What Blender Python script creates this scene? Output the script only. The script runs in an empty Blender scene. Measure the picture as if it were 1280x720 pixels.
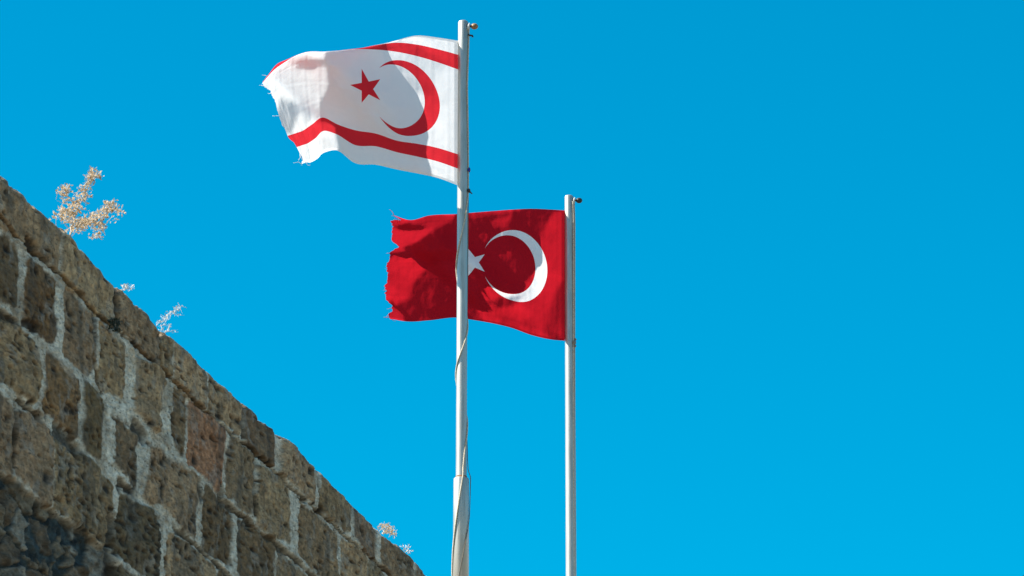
import bpy, bmesh, math, random
import numpy as np
from mathutils import Vector, Matrix

R = math.radians
scene = bpy.context.scene
COL = scene.collection

# ------------------------------------------------------------------ camera, sky, sun, exposure
F_PX, PITCH, CAM_Z = 5500.0, R(20.5), 1.6          # focal length in pixels of a 1280 px wide frame
WALL_AZ = R(16.5)                                   # the rampart runs away to the right of the view
SUN_EL, SUN_SIDE = R(42), R(5)                     # sun from the left, a little towards the camera

cam_data = bpy.data.cameras.new('camera')
cam_data.sensor_width = 36.0
cam_data.lens = 36.0 * F_PX / 1280.0
cam_data.clip_start, cam_data.clip_end = 0.5, 20000
cam_data.dof.use_dof = True
cam_data.dof.focus_distance = 28.6
cam_data.dof.aperture_fstop = 12.0
cam = bpy.data.objects.new('camera', cam_data)
cam.location = (0, 0, CAM_Z)
cam.rotation_euler = (math.pi / 2 + PITCH, 0, 0)
COL.objects.link(cam)
scene.camera = cam

sun_vec = Vector((-math.cos(SUN_EL) * math.cos(SUN_SIDE), -math.cos(SUN_EL) * math.sin(SUN_SIDE), math.sin(SUN_EL)))
world = bpy.data.worlds.new('World')
scene.world = world
world.use_nodes = True
wt = world.node_tree
wt.nodes.clear()
w_out = wt.nodes.new('ShaderNodeOutputWorld')
w_bg = wt.nodes.new('ShaderNodeBackground')
w_sky = wt.nodes.new('ShaderNodeTexSky')
w_sky.sky_type = 'NISHITA'
w_sky.sun_disc = False
w_sky.sun_elevation = SUN_EL
w_sky.sun_rotation = math.atan2(sun_vec.x, sun_vec.y)
w_sky.altitude = 600
w_sky.air_density, w_sky.dust_density, w_sky.ozone_density = 1.0, 0.0, 2.0
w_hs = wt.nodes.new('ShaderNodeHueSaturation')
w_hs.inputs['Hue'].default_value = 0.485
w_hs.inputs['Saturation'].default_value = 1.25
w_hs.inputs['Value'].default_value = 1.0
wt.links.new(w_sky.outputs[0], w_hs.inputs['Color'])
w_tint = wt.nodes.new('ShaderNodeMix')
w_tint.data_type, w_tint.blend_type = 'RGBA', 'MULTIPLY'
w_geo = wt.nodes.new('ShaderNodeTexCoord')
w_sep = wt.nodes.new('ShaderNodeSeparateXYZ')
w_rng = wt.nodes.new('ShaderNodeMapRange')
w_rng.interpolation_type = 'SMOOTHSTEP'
w_rng.inputs[1].default_value, w_rng.inputs[2].default_value = 0.14, 0.27     # low sky left untinted, added as neutral fill light for the wall
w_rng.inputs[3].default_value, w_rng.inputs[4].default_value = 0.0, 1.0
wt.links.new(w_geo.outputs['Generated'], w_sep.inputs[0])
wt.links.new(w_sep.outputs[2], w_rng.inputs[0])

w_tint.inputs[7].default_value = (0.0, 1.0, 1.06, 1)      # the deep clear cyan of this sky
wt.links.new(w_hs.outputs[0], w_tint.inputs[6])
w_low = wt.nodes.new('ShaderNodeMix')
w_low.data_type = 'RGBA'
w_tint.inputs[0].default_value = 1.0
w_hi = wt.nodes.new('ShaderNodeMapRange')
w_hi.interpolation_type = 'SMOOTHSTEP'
w_hi.inputs[1].default_value, w_hi.inputs[2].default_value = 0.52, 0.74      # ordinary blue again towards the zenith, shaped to keep the wall's light neutral
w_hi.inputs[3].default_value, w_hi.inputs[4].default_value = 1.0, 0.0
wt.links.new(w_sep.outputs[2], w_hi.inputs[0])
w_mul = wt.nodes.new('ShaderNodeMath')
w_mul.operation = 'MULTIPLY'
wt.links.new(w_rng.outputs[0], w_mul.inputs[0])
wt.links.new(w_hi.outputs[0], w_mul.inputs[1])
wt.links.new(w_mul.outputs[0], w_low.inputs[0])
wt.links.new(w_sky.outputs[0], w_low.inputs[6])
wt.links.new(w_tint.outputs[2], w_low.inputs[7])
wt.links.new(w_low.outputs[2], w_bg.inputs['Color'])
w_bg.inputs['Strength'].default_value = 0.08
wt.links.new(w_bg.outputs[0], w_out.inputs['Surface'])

sun_data = bpy.data.lights.new('sun', 'SUN')
sun_data.energy = 5.0
sun_data.angle = R(0.5)
sun_data.color = (1.0, 0.95, 0.86)
sun = bpy.data.objects.new('sun', sun_data)
sun.rotation_euler = (-sun_vec).to_track_quat('-Z', 'Y').to_euler()
sun.location = (-20, 0, 40)
COL.objects.link(sun)

scene.view_settings.view_transform = 'Standard'
scene.view_settings.look = 'None'
scene.view_settings.exposure = 1.14
scene.view_settings.gamma = 1.0
scene.view_settings.use_curve_mapping = False
scene.cycles.max_bounces = 8
scene.cycles.transparent_max_bounces = 8

# ------------------------------------------------------------------ helpers
CP, SP = math.cos(PITCH), math.sin(PITCH)
rng = np.random.default_rng(7)
random.seed(11)


def ray(x, y):
    """direction of the sight line through a photograph pixel (arrays allowed)"""
    u = (np.asarray(x, float) - 640) / F_PX
    v = (360 - np.asarray(y, float)) / F_PX
    return u, CP - v * SP, SP + v * CP


def at_depth(x, y, Y):
    """point at world depth Y seen at pixel x, y"""
    rx, ry, rz = ray(x, y)
    k = Y / ry
    return np.stack(np.broadcast_arrays(rx * k, ry * k, CAM_Z + rz * k), -1)


WD = np.array([math.sin(WALL_AZ), math.cos(WALL_AZ), 0.0])     # along the wall, away from the camera
WN = np.array([math.cos(WALL_AZ), -math.sin(WALL_AZ), 0.0])    # out of the wall face
WP = at_depth(0, 218, 17.7)
WP0 = np.array([WP[0], WP[1], 0.0])


def wall_sz(x, y):
    rx, ry, rz = ray(x, y)
    t = (WP0 @ WN) / (rx * WN[0] + ry * WN[1])
    return (rx * t - WP0[0]) * WD[0] + (ry * t - WP0[1]) * WD[1], CAM_Z + t * rz


def wall_s(x, z):
    u = (x - 640) / F_PX
    return (u * (WP0[1] * CP + (z - CAM_Z) * SP) - WP0[0]) / (WD[0] - u * WD[1] * CP)


def wall_pt(s, w, z):
    """s along, w out of the face (negative is inside the rampart)"""
    return WP0 + WD * s + WN * w + np.array([0, 0, z])


def link_mesh(name, verts, faces, mat, parent=None, smooth=True):
    me = bpy.data.meshes.new(name)
    if isinstance(verts, np.ndarray):
        verts = verts.reshape(-1, 3)
        me.vertices.add(len(verts))
        me.vertices.foreach_set('co', verts.astype(np.float32).ravel())
        faces = np.asarray(faces, np.int32)
        nf, k = faces.shape
        me.loops.add(nf * k)
        me.loops.foreach_set('vertex_index', faces.ravel())
        me.polygons.add(nf)
        me.polygons.foreach_set('loop_start', np.arange(0, nf * k, k, dtype=np.int32))
        me.polygons.foreach_set('loop_total', np.full(nf, k, np.int32))
        me.update(calc_edges=True)
        me.validate()
    else:
        me.from_pydata([tuple(v) for v in verts], [], faces)
        me.update()
    me.polygons.foreach_set('use_smooth', [smooth] * len(me.polygons))
    if mat:
        me.materials.append(mat)
    o = bpy.data.objects.new(name, me)
    COL.objects.link(o)
    if parent:
        # geometry is written in world coordinates; move it into the parent's frame
        off, q = Vector((0, 0, 0)), parent
        while q is not None:
            off += q.location
            q = q.parent
        o.parent = parent
        me.transform(Matrix.Translation(-off))
    return o


def thing(name, label, cat, loc=(0, 0, 0), group=None):
    o = bpy.data.objects.new(name, None)
    o.empty_display_size = 0.2
    COL.objects.link(o)
    o.location = [float(c) for c in loc]
    o['label'] = label
    o['category'] = cat
    if group:
        o['group'] = group
    return o


def tag(o, label, cat, group=None):
    o['label'] = label
    o['category'] = cat
    if group:
        o['group'] = group
    return o


def grid_faces(nu, nv):
    i = np.arange(nu - 1)[:, None] * nv + np.arange(nv - 1)[None, :]
    return np.stack([i, i + nv, i + nv + 1, i + 1], -1).reshape(-1, 4)


class MB:
    """collects simple solids into one mesh"""
    def __init__(self):
        self.v, self.f = [], []

    def tube(self, pts, rad, n=10, caps=True, twist=0.0):
        pts = [Vector(p) for p in pts]
        rad = rad if hasattr(rad, '__len__') else [rad] * len(pts)
        b = len(self.v)
        up = None
        for i, p in enumerate(pts):
            d = (pts[min(i + 1, len(pts) - 1)] - pts[max(i - 1, 0)])
            d = d.normalized() if d.length > 1e-9 else Vector((0, 0, 1))
            if up is None:
                up = Vector((1, 0, 0)) if abs(d.x) < 0.9 else Vector((0, 1, 0))
            a = (up - d * up.dot(d)).normalized()
            up = a
            c = d.cross(a)
            for k in range(n):
                t = 2 * math.pi * k / n
                self.v.append(p + (a * math.cos(t) + c * math.sin(t)) * rad[i])
        for i in range(len(pts) - 1):
            for k in range(n):
                k2 = (k + 1) % n
                self.f.append((b + i * n + k, b + i * n + k2, b + (i + 1) * n + k2, b + (i + 1) * n + k))
        if caps:
            self.f.append(tuple(b + k for k in reversed(range(n))))
            e = b + (len(pts) - 1) * n
            self.f.append(tuple(e + k for k in range(n)))
        return self

    def ball(self, c, r, n=12, m=8, sc=(1, 1, 1)):
        c = Vector(c)
        pts = [c + Vector((0, 0, -r * sc[2] * math.cos(math.pi * j / m))) for j in range(m + 1)]
        b = len(self.v)
        for j in range(m + 1):
            rr = max(r * math.sin(math.pi * j / m), r * 0.02)
            for k in range(n):
                t = 2 * math.pi * k / n
                self.v.append(pts[j] + Vector((rr * sc[0] * math.cos(t), rr * sc[1] * math.sin(t), 0)))
        for j in range(m):
            for k in range(n):
                k2 = (k + 1) % n
                self.f.append((b + j * n + k, b + j * n + k2, b + (j + 1) * n + k2, b + (j + 1) * n + k))
        return self

    def ring(self, c, R0, r0, ax1, ax2, n=20, m=8):
        c, ax1, ax2 = Vector(c), Vector(ax1).normalized(), Vector(ax2).normalized()
        nz = ax1.cross(ax2)
        b = len(self.v)
        for i in range(n):
            t = 2 * math.pi * i / n
            e = ax1 * math.cos(t) + ax2 * math.sin(t)
            for k in range(m):
                q = 2 * math.pi * k / m
                self.v.append(c + e * (R0 + r0 * math.cos(q)) + nz * r0 * math.sin(q))
        for i in range(n):
            for k in range(m):
                i2, k2 = (i + 1) % n, (k + 1) % m
                self.f.append((b + i * m + k, b + i2 * m + k, b + i2 * m + k2, b + i * m + k2))
        return self

    def leaf(self, c, d, side, l, w):
        """small folded leaf: two triangles pairs along a midrib"""
        c, d, side = Vector(c), Vector(d).normalized(), Vector(side)
        side = (side - d * side.dot(d))
        side = side.normalized() if side.length > 1e-6 else d.orthogonal().normalized()
        n = d.cross(side) * (w * 0.35)
        b = len(self.v)
        self.v += [c, c + d * l * 0.5 + side * w * 0.5 + n, c + d * l, c + d * l * 0.5 - side * w * 0.5 + n]
        self.f += [(b, b + 1, b + 2), (b, b + 2, b + 3)]
        return self

    def box(self, c, sx, sy, sz):
        b = len(self.v)
        c = Vector(c)
        for x in (-1, 1):
            for y in (-1, 1):
                for z in (-1, 1):
                    self.v.append(c + Vector((x * sx / 2, y * sy / 2, z * sz / 2)))
        for q in ((0, 1, 3, 2), (4, 6, 7, 5), (0, 4, 5, 1), (2, 3, 7, 6), (0, 2, 6, 4), (1, 5, 7, 3)):
            self.f.append(tuple(b + i for i in q))
        return self

    def build(self, name, mat, parent=None, smooth=True):
        return link_mesh(name, self.v, self.f, mat, parent, smooth)


# value noise in numpy -------------------------------------------------
def vnoise(x, y, seed=0):
    xi, yi = np.floor(x).astype(np.int64), np.floor(y).astype(np.int64)
    xf, yf = x - xi, y - yi
    xf = xf * xf * xf * (xf * (xf * 6 - 15) + 10)
    yf = yf * yf * yf * (yf * (yf * 6 - 15) + 10)

    def h(a, b):
        n = (a * 374761393 + b * 668265263 + seed * 1274126177) & 0xffffffff
        n = ((n ^ (n >> 13)) * 1274126177) & 0xffffffff
        n = ((n ^ (n >> 16)) * 2246822519) & 0xffffffff
        return ((n ^ (n >> 15)) & 0xffffff) / 0xffffff
    a = h(xi, yi) * (1 - xf) + h(xi + 1, yi) * xf
    b = h(xi, yi + 1) * (1 - xf) + h(xi + 1, yi + 1) * xf
    return a * (1 - yf) + b * yf


def fbm(x, y, seed=0, oct=4):
    t, a, s = 0, 1, 0
    for o in range(oct):
        t = t + a * (vnoise(x, y, seed + o * 17) - 0.5)
        s += a
        a *= 0.5
        x, y = x * 2.03 + 11.3, y * 2.03 + 5.7
    return t / s * 2


def sstep(a, b, x):
    t = np.clip((x - a) / (b - a), 0, 1)
    return t * t * (3 - 2 * t)


# node helpers -----------------------------------------------------------
class NT:
    def __init__(self, name):
        self.m = bpy.data.materials.new(name)
        self.m.use_nodes = True
        self.t = self.m.node_tree
        self.t.nodes.clear()
        self.out = self.t.nodes.new('ShaderNodeOutputMaterial')

    def n(self, typ, **kw):
        nd = self.t.nodes.new(typ)
        for k, v in kw.items():
            setattr(nd, k, v)
        return nd

    def put(self, sock, v):
        if isinstance(v, bpy.types.NodeSocket):
            self.t.links.new(v, sock)
        else:
            sock.default_value = v

    def math(self, op, a, b=0.0, c=0.0):
        nd = self.n('ShaderNodeMath', operation=op)
        for i, v in enumerate((a, b, c)):
            self.put(nd.inputs[i], v)
        return nd.outputs[0]

    def mix(self, fac, a, b, blend='MIX'):
        nd = self.n('ShaderNodeMix', data_type='RGBA', blend_type=blend)
        self.put(nd.inputs[0], fac)
        self.put(nd.inputs[6], a if isinstance(a, bpy.types.NodeSocket) else (*a, 1))
        self.put(nd.inputs[7], b if isinstance(b, bpy.types.NodeSocket) else (*b, 1))
        return nd.outputs[2]

    def noise(self, vec, scale, detail=3, rough=0.6):
        nd = self.n('ShaderNodeTexNoise')
        nd.inputs['Scale'].default_value = scale
        nd.inputs['Detail'].default_value = detail
        nd.inputs['Roughness'].default_value = rough
        if vec is not None:
            self.t.links.new(vec, nd.inputs['Vector'])
        return nd.outputs['Fac']

    def ramp(self, fac, lo, hi, a=0.0, b=1.0):
        nd = self.n('ShaderNodeMapRange', interpolation_type='SMOOTHSTEP')
        self.put(nd.inputs[0], fac)
        for i, v in enumerate((lo, hi, a, b)):
            nd.inputs[1 + i].default_value = v
        return nd.outputs[0]

    def scale_vec(self, vec, sc):
        nd = self.n('ShaderNodeMapping')
        self.t.links.new(vec, nd.inputs['Vector'])
        nd.inputs['Scale'].default_value = sc
        return nd.outputs[0]

    def bump(self, h, strength, dist):
        nd = self.n('ShaderNodeBump')
        nd.inputs['Strength'].default_value = strength
        nd.inputs['Distance'].default_value = dist
        self.t.links.new(h, nd.inputs['Height'])
        return nd.outputs[0]

    def principled(self, color, rough=0.8, metal=0.0, normal=None, spec=0.5):
        p = self.n('ShaderNodeBsdfPrincipled')
        self.put(p.inputs['Base Color'], color if isinstance(color, bpy.types.NodeSocket) else (*color, 1))
        self.put(p.inputs['Roughness'], rough)
        self.put(p.inputs['Metallic'], metal)
        self.put(p.inputs['Specular IOR Level'], spec)
        if normal is not None:
            self.t.links.new(normal, p.inputs['Normal'])
        self.t.links.new(p.outputs[0], self.out.inputs['Surface'])
        return p


def simple_mat(name, col, rough=0.7, metal=0.0, var=0.25, scale=60, spec=0.4):
    t = NT(name)
    pos = t.n('ShaderNodeTexCoord').outputs['Object']
    f = t.noise(pos, scale)
    c = t.mix(t.ramp(f, 0.3, 0.7), [x * (1 - var) for x in col], [min(1, x * (1 + var)) for x in col])
    t.principled(c, rough, metal, t.bump(f, 0.15, 0.002), spec)
    return t.m


# ------------------------------------------------------------------ ground
t = NT('dry_earth')
pos = t.n('ShaderNodeTexCoord').outputs['Object']
f1, f2 = t.noise(pos, 0.08, 5), t.noise(pos, 1.7, 6)
c = t.mix(t.ramp(f1, 0.35, 0.65), (0.15, 0.125, 0.085), (0.075, 0.08, 0.045))
c = t.mix(t.ramp(f2, 0.35, 0.7), c, (0.20, 0.165, 0.12))
t.principled(c, 0.95, 0, t.bump(f2, 0.5, 0.05), 0.2)
GROUND_MAT = t.m
me_n = 61
gx = np.sign(np.linspace(-1, 1, me_n)) * np.abs(np.linspace(-1, 1, me_n)) ** 3 * 4000
GX, GY = np.meshgrid(gx, gx, indexing='ij')
GZ = fbm(GX / 9, GY / 9, 3) * 0.12 - 0.06
g = link_mesh('ground', np.stack([GX, GY, GZ], -1), grid_faces(me_n, me_n), GROUND_MAT)
g['kind'] = 'structure'

# ------------------------------------------------------------------ the rampart wall
Z1, Z2, Z3, Z4, Z5 = 8.735, 8.525, 8.158, 7.812, 7.437
TOP_PX = [(0, 217.5), (10, 219.5), (12.5, 225), (25, 235), (37.5, 248), (54, 262.5), (65, 272), (75, 280), (92.5, 297), (99, 309),
          (110, 315), (127.5, 332), (140, 346), (147, 357), (155, 358.5), (164, 367), (175, 379), (187.5, 389.5), (196, 403), (200.6, 412.5),
          (209, 413), (219.5, 421), (243, 443.5), (257, 458), (267.6, 465), (279, 475), (300, 497), (320, 511), (329, 524), (340, 530),
          (350.6, 544.5), (361, 548), (378, 567), (399, 584), (413, 597.5), (430, 613.5), (446, 631), (456, 639), (471, 652.5), (473, 657),
          (486, 671), (500, 681), (515, 694), (520, 700), (527.5, 710), (540, 719)]
top_sz = np.array([wall_sz(*q) for q in TOP_PX])
S_END = top_sz[-1, 0]


def z_top(s):
    dev = np.interp(s, top_sz[:, 0], top_sz[:, 1] - Z1)
    fade = sstep(-0.5, 0, s) * (1 - sstep(S_END, S_END + 0.6, s))
    stepn = (vnoise(s / 0.45, s * 0, 5) - 0.5) * 0.035
    return Z1 + np.clip(dev, -0.06, 0.04) * fade + stepn * (1 - fade) + fbm(s / 0.05, s * 0 + 3.3, 9, 4) * 0.012 + fbm(s / 0.22, s * 0 + 8.3, 10, 3) * 0.012


S_LO, S_HI = -0.9, S_END + 0.5
s_axis = np.concatenate([np.arange(-7, S_LO, 0.05), np.arange(S_LO, 3.0, 0.0065), np.arange(3.0, S_HI, 0.009), np.arange(S_HI, 34, 0.06)])
z_axis = np.concatenate([np.arange(-0.3, 6.85, 0.06), np.arange(6.85, Z1 + 0.0005, 0.0052)])
w_axis = np.concatenate([np.array([0.006, 0.014, 0.024]), np.arange(0.036, 0.7, 0.016), np.arange(0.7, 4.01, 0.11)])
nS, nZ, nW = len(s_axis), len(z_axis), len(w_axis)
S, Z = np.meshgrid(s_axis, z_axis, indexing='ij')

# masonry layout: stones as (left px, right px, colour key, pitting) in the part that is seen, random elsewhere
COLS = dict(g=(0.215, 0.180, 0.135), d=(0.120, 0.098, 0.070), b=(0.165, 0.118, 0.072), r=(0.215, 0.138, 0.096), l=(0.255, 0.215, 0.160), k=(0.100, 0.090, 0.070))
ROWS = [
    (Z1 + 0.03, Z2 + 0.002, [(-34, 9, 'g', .3), (11, 77, 'l', .3), (79, 146, 'l', .2), (148, 199, 'l', .5), (201, 214, 'g', .2), (219, 257, 'l', .5), (262, 300, 'g', .8),
                              (303, 341, 'd', .6), (350, 394, 'g', .4), (401, 441, 'g', .4), (443, 471, 'g', .4), (476, 516, 'g', .4), (520, 548, 'g', .4), (551, 590, 'g', .4)]),
    (Z2 - 0.025, Z3 + 0.030, [(-30, 21, 'd', .5), (34, 70, 'b', .7), (79, 117, 'g', .4), (125, 157, 'l', .5), (168, 201, 'g', .4), (216, 232, 'd', .4), (238, 277, 'r', .3),
                               (285, 316, 'g', .5), (321, 366, 'g', .6), (374, 421, 'l', .4), (425, 457, 'g', .4), (461, 492, 'g', .4), (497, 540, 'g', .4)]),
    (Z3 - 0.030, Z4 + 0.028, [(-32, 45, 'g', .6), (56, 97, 'b', 1.0), (104, 129, 'd', .6), (141, 173, 'd', 1.2), (184, 247, 'g', .9), (256, 291, 'd', .7), (296, 341, 'd', .7),
                               (346, 384, 'g', .5), (389, 430, 'g', .5), (436, 480, 'g', .5)]),
    (Z4 - 0.028, Z5 + 0.024, [(-30, 19, 'g', .5), (22, 64, 'g', .4), (69, 142, 'g', 2.2), (147, 198, 'k', 1.6), (207, 268, 'g', .8), (273, 310, 'd', .8), (315, 360, 'g', .6), (366, 410, 'g', .6)]),
    (Z5 - 0.025, 7.08, [(-60, -10, 'g', .8), (-5, 40, 'd', .8), (44, 90, 'g', .8), (94, 128, 'd', .8), (140, 190, 'k', 1.8), (196, 250, 'd', 1.2), (256, 300, 'g', .8), (305, 350, 'g', .8)]),
]
stones = []                                         # s0, s1, z0, z1, colour, pit
for zt, zb, lst in ROWS:
    zm = 0.5 * (zt + zb)
    for x0, x1, ck, pit in lst:
        stones.append((wall_s(x0, zm), wall_s(x1, zm), zb, zt, COLS[ck], pit))
    lo, hi = wall_s(lst[0][0], zm), wall_s(lst[-1][1], zm)
    s = lo
    while s > -7:
        L = rng.uniform(0.35, 0.7)
        stones.append((s - L, s - 0.05, zb, zt, COLS[rng.choice(list('gdlgb'))], .4))
        s -= L
    s = hi
    while s < 34:
        L = rng.uniform(0.35, 0.7)
        stones.append((s + 0.05, s + L, zb, zt, COLS[rng.choice(list('gdlgr'))], .4))
        s += L
z = 7.05
while z > -0.3:
    h = rng.uniform(0.33, 0.42)
    s = -7.0
    while s < 34:
        L = rng.uniform(0.4, 0.75)
        stones.append((s + 0.05, s + L, z - h + 0.05, z, COLS[rng.choice(list('gdlgb'))], .2))
        s += L
    z -= h

# warp the joints so that no edge is straight
Sw = S + fbm(S / 0.16, Z / 0.16, 21, 4) * 0.045 + fbm(S / 0.035, Z / 0.035, 25, 2) * 0.010
Zw = Z + fbm(S / 0.22, Z / 0.16, 31, 4) * 0.030 + fbm(S / 0.035, Z / 0.03, 35, 2) * 0.008
SD = np.full(S.shape, 1.0)                          # signed distance to the nearest stone's outline
COLR = np.zeros(S.shape + (3,))
OFF = np.zeros(S.shape)
PIT = np.zeros(S.shape)
for i, (s0, s1, z0, z1, colr, pit) in enumerate(stones):
    ia, ib = np.searchsorted(s_axis, [s0 - 0.12, s1 + 0.12])
    ja, jb = np.searchsorted(z_axis, [z0 - 0.12, z1 + 0.12])
    if ib <= ia or jb <= ja:
        continue
    sl = (slice(ia, ib), slice(ja, jb))
    sc, zc, hs, hz = (s0 + s1) / 2, (z0 + z1) / 2, (s1 - s0) / 2, (z1 - z0) / 2
    r = min(0.035, hs * 0.6, hz * 0.6)
    qx, qz = np.abs(Sw[sl] - sc) - hs + r, np.abs(Zw[sl] - zc) - hz + r
    sd = np.hypot(np.maximum(qx, 0), np.maximum(qz, 0)) + np.minimum(np.maximum(qx, qz), 0) - r
    m = sd < SD[sl]
    tilt = rng.normal(0, 0.03, 2)
    offv = rng.normal(0.0, 0.005) + tilt[0] * (S[sl] - sc) + tilt[1] * (Z[sl] - zc)
    cj = np.array(colr) * np.array([1.62, 1.25, 0.88]) * rng.uniform(0.76, 1.26) * np.array([1, rng.uniform(.97, 1.03), rng.uniform(.93, 1.06)])
    SD[sl] = np.where(m, sd, SD[sl])
    OFF[sl] = np.where(m, offv, OFF[sl])
    PIT[sl] = np.where(m, pit, PIT[sl])
    COLR[sl] = np.where(m[..., None], cj, COLR[sl])

# mortar, smeared unevenly over the arrises
smear = fbm(S / 0.30, Z / 0.20, 41, 4)
mort = sstep(-0.012, 0.006, SD + np.clip(smear, -0.4, 0.6) * 0.046 - 0.004)
mort_keep = sstep(-0.55, -0.20, fbm(S / 0.5, Z / 0.3, 47, 3) + 0.25)     # places where the pointing fell out
topcourse = sstep(Z2 - 0.01, Z2 + 0.02, Z)
disp = np.zeros(S.shape)
edge = np.clip(-SD / 0.035, 0, 1)
disp += (1 - mort) * (OFF + 0.002 * np.sqrt(edge) + fbm(S / 0.12, Z / 0.10, 51, 4) * 0.014 + fbm(S / 0.022, Z / 0.02, 55, 3) * 0.0055)
disp += mort * (-0.003 + fbm(S / 0.07, Z / 0.05, 57, 4) * 0.007 + fbm(S / 0.02, Z / 0.012, 59, 3) * 0.008)
disp -= sstep(-0.005, 0.012, SD) * (1 - mort_keep) * 0.012
MORT = mort * (0.25 + 0.75 * mort_keep) * (0.50 + 0.50 * sstep(-0.35, 0.15, fbm(S / 0.14, Z / 0.10, 143, 4)))

# erosion pits
pitf = np.zeros(S.shape)
pv = np.where((Z > 6.85) & (S > S_LO) & (S < S_HI) & (SD < 0), PIT, 0)
npit = 8000
cs = rng.uniform(S_LO, S_HI, npit)
cz = rng.uniform(6.85, Z1, npit)
clump = fbm(cs / 0.25, cz / 0.2, 61, 2)
for a, b, q in zip(cs, cz, clump):
    i, j = np.searchsorted(s_axis, a), np.searchsorted(z_axis, b)
    if i >= nS or j >= nZ or rng.random() > pv[i, j] * (0.35 + 1.1 * max(q + 0.15, 0)):
        continue
    ra, rb = rng.gamma(2.0, 0.0066) + 0.006, rng.gamma(2.0, 0.0034) + 0.003
    ra, rb = min(ra, 0.05), min(rb, 0.028)
    ia, ib = np.searchsorted(s_axis, [a - 2 * ra, a + 2 * ra])
    ja, jb = np.searchsorted(z_axis, [b - 2 * rb, b + 2 * rb])
    if ib <= ia or jb <= ja:
        continue
    sl = (slice(ia, ib), slice(ja, jb))
    e = np.exp(-(((S[sl] - a) / ra) ** 2 + ((Z[sl] - b) / rb) ** 2) ** 1.5)
    pitf[sl] = np.maximum(pitf[sl], e * min(1.0, (ra + rb) / 0.032))
disp -= pitf * 0.014


def crack(pts, wid, depth, seed, gate=-0.3, zmul=1.0):
    """an open joint traced along pixels of the face"""
    q = np.array([wall_sz(*p) for p in pts])
    lo, hi = q.min(0) - 0.1, q.max(0) + 0.1
    ia, ib = np.searchsorted(s_axis, [lo[0], hi[0]])
    ja, jb = np.searchsorted(z_axis, [lo[1], hi[1]])
    sl = (slice(ia, ib), slice(ja, jb))
    a, b = S[sl] + fbm(S[sl] / 0.06, Z[sl] / 0.06, seed, 3) * 0.012, Z[sl] + fbm(S[sl] / 0.05, Z[sl] / 0.05, seed + 3, 3) * 0.014
    d = np.full(a.shape, 9.0)
    for (p, r_) in zip(q[:-1], q[1:]):
        e = r_ - p
        tt = np.clip(((a - p[0]) * e[0] + (b - p[1]) * e[1]) / (e @ e), 0, 1)
        d = np.minimum(d, np.hypot(a - p[0] - tt * e[0], b - p[1] - tt * e[1]))
    wv = wid * (0.55 + 0.9 * vnoise(S[sl] / 0.09, Z[sl] / 0.09, seed + 7))
    on = sstep(gate, gate + 0.25, fbm(S[sl] / 0.2, Z[sl] / 0.2, seed + 5, 2))
    e = (1 - sstep(wv * 0.45, wv, d)) * on
    disp[sl] -= e * depth * 0.5
    CRK[sl] = np.maximum(CRK[sl], e)


CRK = np.zeros(S.shape)
crack([(-40, 238), (7, 280), (71, 340), (129, 395), (165, 427), (215, 473), (260, 516), (300, 551), (338, 584), (373, 617), (439, 675), (492, 722), (560, 785)], 0.013, 0.075, 71, -0.62)
crack([(280, 625), (330, 668), (371, 700), (420, 745)], 0.024, 0.07, 72, -0.7)
crack([(4, 393), (22, 402)], 0.02, 0.05, 73, -0.9)
crack([(24, 500), (44, 518), (52, 524)], 0.022, 0.07, 74, -0.9)
crack([(150, 603), (167, 615)], 0.03, 0.06, 75, -0.9)
crack([(206, 648), (222, 663), (290, 720)], 0.018, 0.05, 76, -0.5)
crack([(20, 500), (20, 582)], 0.024, 0.05, 77, -0.8)
crack([(147, 362), (148, 398)], 0.030, 0.06, 78, -0.9)
crack([(121, 398), (120, 420)], 0.025, 0.05, 79, -0.9)
crack([(200, 415), (201, 452)], 0.022, 0.05, 80, -0.9)
crack([(318, 572), (319, 640)], 0.025, 0.05, 81, -0.6)
crack([(251, 604), (253, 622)], 0.035, 0.06, 82, -0.9)
crack([(72, 538), (82, 548), (100, 566)], 0.050, 0.06, 83, -0.8)
crack([(140, 660), (141, 712)], 0.10, 0.10, 84, -0.9)
crack([(276, 612), (280, 628)], 0.045, 0.07, 85, -0.9)
crack([(30, 404), (45, 408)], 0.030, 0.05, 86, -0.9)
crack([(36, 304), (44, 312)], 0.035, 0.06, 87, -0.9)
crack([(118, 446), (127, 490), (129, 492)], 0.022, 0.04, 88, -0.4)
crack([(303, 500), (304, 545)], 0.022, 0.05, 89, -0.8)
crack([(398, 588), (401, 634)], 0.016, 0.05, 90, -0.8)
crack([(421, 660), (422, 690)], 0.02, 0.05, 91, -0.6)
crack([(170, 532), (180, 546)], 0.045, 0.06, 92, -0.9)

# rubble core laid bare below the fifth course, at the near end
S5 = wall_s(131, Z5)
rub_line = Z5 + 0.012 + fbm(S / 0.12, Z * 0, 95, 3) * 0.02
rub = (1 - sstep(-0.012, 0.012, Z - rub_line)) * (1 - sstep(-0.05, 0.04, S - (S5 + 0.05 + (Z5 - Z) * 0.35 + fbm(S * 0, Z / 0.1, 96, 3) * 0.06)))
npt = 2600
ps, pz = rng.uniform(-7, 3.2, npt), rng.uniform(6.2, 7.5, npt)
vis = np.where((S < 3.3) & (Z > 6.3))
ia, ib = 0, np.searchsorted(s_axis, 2.6)
ja = np.searchsorted(z_axis, 6.6)
sl = (slice(ia, ib), slice(ja, nZ))
a, b = (S[sl] + fbm(S[sl] / 0.12, Z[sl] / 0.08, 97, 5) * 0.05) / 1.3, Z[sl] + fbm(S[sl] / 0.12, Z[sl] / 0.08, 98, 5) * 0.03
F1, F2, ID = np.full(a.shape, 9.0), np.full(a.shape, 9.0), np.zeros(a.shape, int)
pts = [(rng.uniform(-6.5, 2.6) / 1.3, rng.uniform(6.6, 7.55)) for _ in range(460)]
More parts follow.
